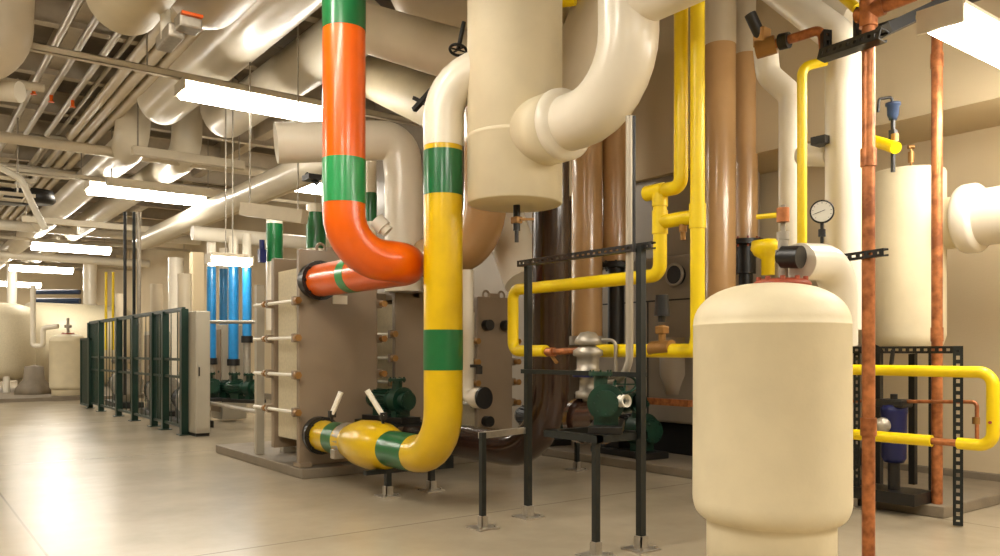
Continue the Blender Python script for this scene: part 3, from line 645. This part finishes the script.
# yellow rectangular loop right
yX = 6.55; aR = lambda px: PX(px,0,yX).y
zU = PX(920,371,yX).z; zD = PX(920,440,yX).z
o = pipe('yellow gas pipe loop around the black frame at the right edge', 'gasyellow', [(yX, aR(700), zU), (yX, aR(993), zU), (yX, aR(993), zD), (yX, aR(958), zD)], .045, .1, name='gas_pipe', seg=18)
add(o, 'lower_run', B().cyl((yX, aR(932), zD), (yX, aR(700), zD), .045), 'gasyellow')
add(o, 'bare_joint', B().cyl((yX, aR(958), zD), (yX, aR(932), zD), .028), 'copper', 'bare brown joint')
q = B().cyl(PX(991,422,yX), PX(991,422,yX)+V((-.07,-.02,0)), .012, seg=8); add(o, 'tap', q, 'redcap')
# strut frame right
sx = 6.84; sy = PX(958,0,sx).y; st = PX(958,346,sx).z
post('black slotted post at the right edge, beside the yellow pipe loop', sx, sy, st, .072, plate=False, slots=(-.9,-.4,0))
m = B().slotted((sx+.06, 6.0, st-.03), (sx+.06, sy, st-.03), .06, (-1,0,0)); T('strut_beam', m, 'black', 'long black slotted crossbar above the yellow pipe loop', 'beam')
m = B().bar(PX(893,350,sx), PX(891,366,sx), .025); T('beam_clip', m, 'black', 'small black hanger clip below the slotted crossbar', 'clip')
post('dark slotted post partly hidden behind the first copper pipe', *PX(857,0,6.95).xy, 1.4, .05, slots=(-.9,-.4,0))
# thin tube + blue filter
pipe('thin dark copper tube that runs right and drops beside the black post', 'copper', [PX(850,401,7.0), PX(977,402,7.0), PX(977,450,7.0)], .016, .04, name='copper_pipe', seg=10)
q = B().cyl(PX(976,417,7.0), PX(976,424,7.0), .03, seg=8); T('valve', q, 'brass', 'tiny brass valve on the thin dark tube by the right edge', 'valve')
f0 = PX(894,0,7.0); o = E('water_filter', (f0.x,f0.y,.1), 'dark blue cylinder filter with black head between the copper pipes', 'filter')
Df = 7.0/ray(894)[0]
add(o, 'housing', B().lathe((f0.x,f0.y,zat(462,Df)), [(0,0),(.08,.0),(.1,.04),(.105,.42),(.11,.44),(.11,.5),(0,.5)], seg=28), 'dblue')
add(o, 'head', B().box((f0.x,f0.y,zat(403,Df)), (.2,.24,.07), bev=.015).cyl((f0.x,f0.y,zat(400,Df)), (f0.x,f0.y,zat(394,Df)), .03), 'black')
add(o, 'stand', B().bb((f0.x-.15,f0.y-.25,.1),(f0.x+.2,f0.y+.3,.2)).cyl((f0.x,f0.y,.2),(f0.x,f0.y,zat(460,Df)), .05), 'black')
q = B().lathe(PX(882,425,6.9), [(0,0),(.06,.01),(.07,.03),(.06,.06),(0,.07)], axis=(-.8,-.6,0), seg=20); T('gauge', q, 'steel', 'small round metal gauge left of the blue filter', 'gauge')
pump((7.5,4.5,.1), .9, 1.3, 'black', 'black pump on the right pad just right of the large tank', motor='black')
# ================================================================== CEILING PIPES upper left
G1 = 'big insulated pipes under the ceiling'
def run(label, X, z, y0, y1, r, mt='white', z2=None, y2=None, X2=None, group=G1, seg=22, bend=None):
    pts = [(X,y0,z), (X,y1,z)]
    if z2 is not None: pts = [(X,y0,z), (X,y1,z), ((X2 if X2 is not None else X), y1+.01, z2), ((X2 if X2 is not None else X), y2, z2)]
    o = pipe(label, mt, pts, r, bend, group=group, seg=seg)
    return o
def dip(label, X, z, y0, y1, r, mt='white', up=1, start=0):
    pts = [(X,y0,z), (X,y1,z), (X,y1+.01,6.7)] if not start else [(X,y0,6.7), (X,y0+.01,z), (X,y1,z)]
    return pipe(label, mt, pts, r, r*1.7, group=G1, seg=26)
dip('big white ceiling pipe, left of two whose ends turn up over the crossbeam', 3.80, 5.74, 6.9, 15.4, .36)
dip('big white ceiling pipe, right of two whose ends turn up over the crossbeam', 4.98, 5.74, 9.6, 15.6, .36)
dip('pale ceiling pipe passing behind the second ceiling light, left', 3.75, 5.45, 16.9, 44, .32, 'white', start=1)
dip('pale ceiling pipe passing behind the second ceiling light, right', 4.85, 5.45, 17.2, 44, .30, 'white', start=1)
run('long low pale ceiling pipe between the second ceiling light and the green banded pipes', 5.75, 4.6, 11.8, 25, .24, 'white')
run('long pale ceiling pipe beside the low one, deeper under the roof', 6.55, 4.9, 12.0, 27, .2, 'dull')
run('slim pale ceiling pipe left of the two big white ones, outer', 3.0, 5.95, 5, 32, .085, 'dull')
run('slim pale ceiling pipe left of the two big white ones, middle', 3.22, 5.95, 5, 32, .09, 'dull')
run('slim pale ceiling pipe left of the two big white ones, inner', 3.45, 5.95, 5, 32, .085, 'dull')
# top-left fat duct end and cylinder with actuator
pipe('fat beige duct end curving in at the top left', 'cream', [(1.95,3.5,5.12), (1.95,9.2,5.12)], .38, 0, seg=36, name='insulated_duct', cat='duct')
pipe('fat beige ceiling pipe end left of the two big white pipes', 'dull', [(2.70,7.3,5.22), (2.70,9.2,5.22), (2.70,9.21,6.55)], .36, .5, seg=36)
o = T('valve_actuator', B().box(P(170,38,8.2), (.16,.5,.14), bev=.02).box(P(188,24,8.0), (.22,.22,.14), bev=.02), 'steel', 'grey valve actuator with an orange label under the ceiling duct', 'valve')
add(o, 'orange_label', B().box(P(190,17,7.95), (.2,.18,.03)), 'orange', 'orange label'); add(o, 'shaft', B().cyl(P(165,10,8.2), P(166,40,8.2), .05), 'bwhite')
pipe('vertical beige duct at the top left corner', 'dull', [P(8,-60,9.5), P(5,50,9.5), P(-60,70,9.5)], .29, .4, seg=32, name='insulated_duct', cat='duct')
pipe('short pale pipe stub at the left edge below the corner duct', 'white', [P(-20,88,10), P(20,92,10)], .13, 0, seg=24)
# conduits with jogs
GC = 'thin conduits under the ceiling'
zc = 5.9
for i, (X, jog) in enumerate(((1.9, 0), (2.2, 1), (2.55, 1))):
    y1 = 19.5-i*.2
    pts = [(X,2,zc), (X,30,zc)] if not jog else [(X,2,zc), (X,y1,zc), (X+.45,y1+.05,zc), (X+.45,30,zc)]
    pipe('thin pale conduit under the dark ceiling, %s of three' % ('left', 'middle', 'right')[i], 'conduit', pts, .05, .1, name='conduit', group=GC, seg=12)
for i, X in enumerate((1.3, .7, 2.8)):
    pipe('thin pale conduit along the dark ceiling deck, %s' % ('near the left edge', 'outermost on the left', 'between the jogged conduits and slim pipes')[i], 'conduit', [(X,3,6.0), (X,34,6.0)], .035, 0, name='conduit', group=GC, seg=10)
# orange sprinkler dots on three conduits
for i, (X, yy) in enumerate(((1.9, 15.6), (2.2, 15.9), (2.55, 16.0))):
    q = B().cyl((X, yy, zc-.05), (X, yy, zc-.16), .03, seg=10).cyl((X, yy, zc-.16), (X, yy, zc-.17), .05, seg=12)
    T('sprinkler_head', q, 'orange', 'small orange sprinkler head on the %s ceiling conduit' % ('left', 'middle', 'right')[i], 'sprinkler', 'sprinkler heads')
# cross pipes
def cross(label, y, x0, x1, z, r, mt='dull', group='pipes crossing under the ceiling'):
    pipe(label, mt, [(x0,y,z), (x1,y,z)], r, 0, group=group, seg=18)
cross('thin pale pipe crossing the ceiling in front of the second light, upper', 15.2, -6, 2.0, 5.75, .07)
cross('pale pipe crossing the ceiling behind the jogged conduits', 17.4, -6, 8.5, 5.35, .1)
cross('pale pipe crossing below the ceiling between second and third light', 22.3, -5, 8.5, 5.75, .12, 'white')
cross('pale pipe crossing far back above the third light', 29.0, -5, 8.6, 5.3, .16, 'white')
cross('pale pipe crossing far back above the fourth light', 36.0, -5, 8.6, 5.1, .16, 'white')
# left strut/cable tray lump at x 0-45, y 205-235
o = E('cable_tray', (.2, 17.5, 4.3), 'pale cable tray with loops at the left edge under the ceiling', 'tray')
q = B(); 
for dz in (0, .28): q.bb((-2.5,17.4,4.3+dz),(2.15,17.46,4.36+dz)); q.bb((-2.5,18.1,4.3+dz),(2.15,18.16,4.36+dz))
for i in range(12): q.bb((-2.4+i*.4,17.4,4.3),(-2.35+i*.4,18.16,4.34))
add(o, 'rails', q, 'rail')
for x in (-1.5, 1.9): add(o, 'hanger_rod', B().cyl((x,17.8,4.36),(x,17.8,ZC), .015, seg=8), 'steel')
q = B().sw([(1.3,17.3,4.9),(1.9,17.3,4.6),(2.15,17.3,4.0),(2.3,17.3,3.7)], .06, bend=.2, seg=12); add(o, 'cable_bundle', q, 'bwhite')
for i, px in enumerate((8, 34)):
    q = B().lathe(P(px,203,16.5), [(0,0),(.35,0),(.4,.06),(.35,.25),(0,.3)], seg=20); T('junction_dome', q, 'black', 'black dome %s above the cable tray' % ('at the left edge', 'second from the left edge')[i], 'fitting', 'black domes above the tray')
# pipe behind the orange riser that turns down
pipe('wide pale pipe behind the orange pipe turning down in a smooth elbow', 'white', [P(276,143,9.4), P(400,140,9.9), P(404,178,9.9), P(404,292,9.9)], .235, .45, seg=32)
pipe('round ended beige pipe between the orange pipe and the cream cylinder', 'dull', [P(398,-70,9.4), P(428,12,9.4), P(480,0,9.2)], .36, .4, seg=34)
o = pipe('large beige ceiling pipe crossing behind the orange pipe', 'dull', [P(362,27,8.6), P(480,62,7.9)], .25, 0, seg=30)
pipe('pale ceiling pipe below the large beige one, behind the orange pipe', 'cream', [P(366,73,12.6), P(470,120,10.4)], .34, 0, seg=30)
# hand wheel
hw = P(458,50,7.3); q = B().ring(hw, (.3,.2,1), .075, .013); q.bar(hw-V((.07,0,0)), hw+V((.07,0,0)), .012); q.bar(hw-V((0,.07,0)), hw+V((0,.07,0)), .012)
o = T('handwheel', q, 'black', 'black valve handwheel left of the top of the cream cylinder', 'valve'); add(o, 'stem', B().cyl(hw, P(464,22,7.3), .02, seg=10), 'black')
o = T('hanger_bracket', B().bar(P(414,110,8.9), P(432,90,8.7), .05, .05).bar(P(414,98,8.9), P(434,108,8.7), .04), 'black', 'dark bracket beside the white elbow of the yellow pipe', 'bracket')
q = B().box(P(312,178,9.3), (.16,.2,.06)).cyl(P(306,174,9.3), P(318,184,9.3), .03, seg=8); T('pipe_clamp', q, 'black', 'dark pipe clamp left of the orange pipe', 'clamp')
# low beam hung in front of the green banded pipes
o = T('hung_beam', B().bar(P(243,209,11.3), P(305,217,10.9), .14, .18), 'rail', 'pale beam hung level above the green banded pipes', 'beam')
for q_ in (P(250,209,11.25), P(298,216,10.95)): add(o, 'hanger_rod', B().cyl(q_, (q_.x,q_.y,ZC), .012, seg=8), 'steel')
# green banded verticals behind
def gv(px, w, y0, y1, D, label, ytop=-20, ybot=300):
    r = w*D/F/2; a_, b_ = P(px,y0,D), P(px,y1,D)
    o = pipe(label, 'white', [P(px,ytop,D), P(px,ybot,D)], r, 0, bands=[(a_, b_, 'green', 'colour_band')], seg=22)
gv(274.5, 16, 224, 262, 12.6, 'white pipe with a dark green band above the left of the heat exchanger', 214, 330)
gv(316, 19, 213, 249, 11.6, 'white pipe with a dark green band close left of the orange pipe', 205, 275)
gv(371, 11, 193, 222, 11.0, 'slim white pipe with a dark green band right of the orange pipe', 150, 300)
q = B().cyl(P(384,228,9.0), P(376,220,9.0), .09).cyl(P(388,232,9.0), P(384,228,9.0), .07); T('valve', q, 'bwhite', 'white lagged valve just above the orange bend', 'valve')
q = B().cyl(P(262,240,12.4), P(262,262,12.4), .04).box(P(262,256,12.4), (.1,.1,.2)); T('valve', q, 'dblue', 'small dark blue valve at the top left of the heat exchanger', 'valve')
# ================================================================== BLUE PIPES
G2 = 'blue pipes above the green pumps'
for i, (px, w, y0, y1, D, lab) in enumerate(((211.5, 9, 267, 358, 15.0, 'blue pipe, leftmost of the four in the gap by the grey cabinet'), (223.5, 8, 269, 340, 16.4, 'darker looking blue pipe, second from the left in the gap'),
        (233.5, 10, 266, 359, 14.8, 'widest blue pipe, third from the left in the gap'), (247, 9, 268, 336, 14.4, 'blue pipe closest to the heat exchanger'))):
    r = w*D/F/2; a_ = P(px,y0,D); b_ = P(px,y1,D)
    o = pipe(lab, 'blue', [a_, b_], r, 0, group=G2, seg=20)
    add(o, 'upper_section', B().cyl(a_, (a_.x,a_.y,3.5), r*.95), 'white', 'pale upper section')
    add(o, 'flange', B().cyl(b_, b_-V((0,0,.12)), r*1.25), 'black'); add(o, 'lower_section', B().cyl(b_-V((0,0,.12)), (b_.x,b_.y,.62), r*.8), 'steel', 'pale lower section')
    e = pump((b_.x,b_.y,.5), .8, 1.4+.2*i, 'pump', 'green pump below the %s blue pipe' % ('leftmost', 'second', 'widest', 'rightmost')[i], group='green pumps under the blue pipes')
pipe('pale header pipe above the blue pipes near the grey cabinet', 'white', [(4.35,15.1,3.56),(6.6,15.1,3.56)], .13, 0)
pipe('thin dark horizontal pipe above the green pumps behind the cabinet', 'steel', [P(205,322,14.2), P(262,322,13.0)][::-1], .03, 0, seg=10)
pipe('low thin pipe running in front of the green pumps', 'steel', [P(206,402,14.0), P(258,412,11.2)], .03, 0, seg=10)
# ================================================================== FENCE + cabinet
fx = 3.94
e = E('guard_fence', (fx, 18.0, 0), 'dark green guard fence of posts and rails down the aisle', 'fence')
pyl = []
for px in (90, 101, 118.5, 134.5, 154, 165, 184):
    q = PX(px,0,fx).y; pyl.append(q); w = .115
    m = B().bb((fx-w/2, q-w/2, 0), (fx+w/2, q+w/2, 2.13)); m.bb((fx-.1, q-.1, 0), (fx+.1, q+.1, .015)); add(e, 'post', m, 'fence')
y0, y1 = min(pyl), max(pyl)
for z in (2.09, 1.25, .95, .12): add(e, 'rail', B().bb((fx-.025, y0, z), (fx+.025, y1, z+(.07 if z > 2 else .045))), 'fence')
for (a1, b1) in ((pyl[1], pyl[0]), (pyl[5], pyl[4])):
    m = B(); n = int((b1-a1)/.1)
    for i in range(n+1): m.bb((fx-.008, a1+(b1-a1)*i/n-.02, .12), (fx+.008, a1+(b1-a1)*i/n+.02, 2.1))
    add(e, 'mesh_panel', m, 'fence')
m = B()
for (a1, b1) in ((pyl[2], pyl[1]), (pyl[3], pyl[2]), (pyl[4], pyl[3]), (pyl[6], pyl[5])):
    n = int((b1-a1)/.3)
    for i in range(1, n): m.cyl((fx, a1+(b1-a1)*i/n, .12), (fx, a1+(b1-a1)*i/n, 2.1), .008, seg=6)
add(e, 'vertical_wires', m, 'fence')
# gate leaf swung at far end
e = E('fence_gate', (3.7, 22.6, 0), 'dark green gate leaf closing the far end of the guard fence', 'gate')
add(e, 'frame', B().bb((3.86,22.0,.05),(3.92,22.06,1.75)).bb((3.86,23.1,.05),(3.92,23.16,1.75)).bb((3.86,22.0,1.7),(3.92,23.16,1.75)).bb((3.86,22.0,.05),(3.92,23.16,.1)), 'fence')
m = B(); 
for i in range(16): m.bb((3.885,22.06+i*.065,.1),(3.895,22.1+i*.065,1.7))
add(e, 'bars', m, 'fence')
# cabinet at the fence end and column
c_ = PX(188,0,3.95)
e = E('electrical_cabinet', (4.2, c_.y+.25, 0), 'tall pale grey cabinet at the near end of the green fence', 'cabinet')
ya = PX(203,0,3.98).y; yb = PX(188.5,0,3.98).y
add(e, 'body', B().bb((4.0, 13.7, .05), (4.24, 14.5, 2.08), bev=.015), 'cabinet')
add(e, 'door', B().bb((4.02, 13.685, .12), (4.22, 13.7, 2.02)), 'cabinet'); add(e, 'plinth', B().bb((4.01, 13.72, 0), (4.23, 14.48, .06)), 'black')
add(e, 'handle', B().bb((4.04, 13.665, 1.0), (4.06, 13.685, 1.15)), 'black')
S('trim_90', B().bb((*P(193,0,19).xy, 0), (P(193,0,19).x+.25, P(193,0,19).y+.3, 3.75)), 'wall')
# black poles above fence
for (px, w, mt, lab) in ((125, 3.2, 'black', 'black vertical pipe dropping from the ceiling behind the green fence, left one'), (134, 3, 'strut', 'dark vertical pipe dropping from the ceiling behind the green fence, middle one'), (139, 4, 'steel', 'grey vertical pipe dropping from the ceiling behind the green fence, right one')):
    D = 17.5; pipe(lab, mt, [P(px,212,D), P(px,395,D)], w*D/F/2, 0, seg=12, name='vertical_pipe')
for i, px in enumerate((106, 113)):
    D = 24; pipe('thin yellow vertical pipe far off above the green fence, %s of two' % ('left', 'right')[i], 'gasyellow', [P(px,272,D), P(px,350,D)], 2.6*D/F/2, 0, name='gas_pipe', seg=12)
# equipment behind the fence
gearE = (('grey motor housing behind the green fence, near end', 172, 398, 15.2, .9), ('grey motor housing behind the green fence, middle', 145, 392, 17.5, 1.0), ('grey motor housing behind the green fence, far end', 110, 388, 20.5, 1.1))
for lab, px, py, D, s in gearE:
    p = P(px, py, D); pump((p.x+.35, p.y, 0), 1.7*s, 1.5, 'steel', lab.replace('motor housing', 'pump'), motor='black', group='grey pumps behind the green fence')
    q = B().cyl((p.x+.3,p.y+.25,1.0), (p.x+.3,p.y+.25,2.9), .13); T('insulated_pipe', q, 'dull', lab.replace('grey motor housing', 'pale upright pipe'), 'pipe', 'upright pipes behind the fence')
    q = B().box((p.x+1.3,p.y+.7,1.0), (.5,.7,1.9), bev=.02); o = T('control_panel', q, 'cabinet', lab.replace('motor housing', 'control panel'), 'cabinet', 'control panels behind the fence'); add(o, 'door', B().bb((p.x+1.03,p.y+.42,.2),(p.x+1.05,p.y+.98,1.85)), 'hx')
# ================================================================== FAR LEFT
Df = 24.5
ft = P(68, 0, Df); tank(ft.x, ft.y, .5, zat(341,Df), zat(334,Df), zat(385,Df), .44, 0, 'small looking cream pressure tank at the far left beside the fence', seg=40)
o = T('tank_fitting', B().cyl((ft.x,ft.y,zat(334,Df)), (ft.x,ft.y,zat(318,Df)), .04, seg=10).cyl((ft.x,ft.y,zat(328,Df)), (ft.x,ft.y,zat(325,Df)), .1, seg=10), 'steel', 'thin fitting standing on the far cream tank', 'fitting')
# big horizontal tank far left, lying along the aisle cross direction
e = E('storage_vessel', (*P(60,395,30).xy, 0), 'huge beige horizontal vessel on the far left behind the cream tank', 'tank')
a_ = P(30,350,29.5); b_ = P(120,350,32); r_ = 1.6
m = B(); d = (b_-a_); d.z = 0; a_.z = b_.z = 1.62; Ln = d.length; m.lathe(a_, [(0,-.45),(.8,-.38),(1.3,-.2),(r_,0),(r_,Ln),(1.3,Ln+.2),(.8,Ln+.38),(0,Ln+.45)], axis=d, seg=48); add(e, 'shell', m, 'hxl')
for t_ in (.2, .8):
    c_ = a_+d*t_; add(e, 'saddle', B().box((c_.x,c_.y,.25), (.4,1.8,.5), math.atan2(d.y,d.x)), 'cabinet')
e = E('storage_vessel', (*P(8,395,27).xy, 0), 'beige round vessel cut by the left edge of the frame', 'tank')
c_ = P(2,0,26.5); m = B().lathe((c_.x,c_.y,.45), [(0,0),(.5,.04),(.85,.2),(.95,.45),(.95,2.1),(.85,2.4),(.5,2.52),(0,2.56)], seg=40); add(e, 'shell', m, 'hxl')
for i in range(3):
    a2 = 2*PI*i/3+.6; add(e, 'leg', B().cyl((c_.x+.7*math.cos(a2),c_.y+.7*math.sin(a2),0), (c_.x+.7*math.cos(a2),c_.y+.7*math.sin(a2),.7), .1), 'bwhite')
m = B(); c_ = P(34,0,25); m.lathe((c_.x,c_.y,0), [(0,0),(.55,0),(.5,.3),(.3,.55),(.26,.95),(0,1.0)], seg=4); T('pump_plinth', m, 'conc', 'dark grey tapered block between the far tanks', 'block')
pipe('white U shaped pipe hanging down before the far beige vessel', 'white', [P(33,285,24.8), P(33,346,24.8), P(43,346,24.8), P(43,328,24.8), P(58,326,24.8)], .075, .1, seg=14)
pipe('blue pipe far left just above the beige vessel, upper', 'devblue', [P(35,292,34), P(80,292,34)], .1, 0, seg=12)
pipe('blue pipe far left just above the beige vessel, lower', 'devblue', [P(35,301,33.5), P(80,301,33.5)], .12, 0, seg=12)
for i, (px, y0, y1, D, r, lab) in enumerate(((12,262,310,36,.2,'pale upright pipe at the far left edge wall'), (90,262,306,33,.25,'pale upright pipe far behind the yellow verticals'), (176,258,330,22,.2,'pale upright pipe left of the grey cabinet, wide'))):
    pipe(lab, 'white', [P(px,y0,D), (*P(px,0,D).xy, .1)], r, 0, seg=14)
S('floor_pad_far', B().bb((1.0,26.2,0),(6.5,34,.1)), 'conc')
# ================================================================== CAMERA, WORLD
cam = bpy.data.cameras.new('camera'); co = bpy.data.objects.new('camera', cam); COL.objects.link(co)
cam.sensor_width = 36; cam.lens = 36*F/1000; cam.shift_y = (HZ-278)/1000; cam.clip_end = 200; cam.clip_start = .05
co.location = (0,0,EYE); co.rotation_euler = (PI/2, 0, -math.atan2(.6,.8))
sc = bpy.context.scene; sc.camera = co
sc.cycles.sample_clamp_indirect = 3.0; sc.cycles.caustics_reflective = False
w = bpy.data.worlds.new('world'); sc.world = w; w.use_nodes = True
w.node_tree.nodes['Background'].inputs[0].default_value = (1,.9,.75,1); w.node_tree.nodes['Background'].inputs[1].default_value = .3
sc.view_settings.view_transform = 'Standard'; sc.view_settings.look = 'None'; sc.view_settings.gamma = 1; sc.view_settings.exposure = .56
try: sc.view_settings.use_curve_mapping = False
except Exception: pass
for o in bpy.data.objects:
    if '_o' in o: del o['_o']
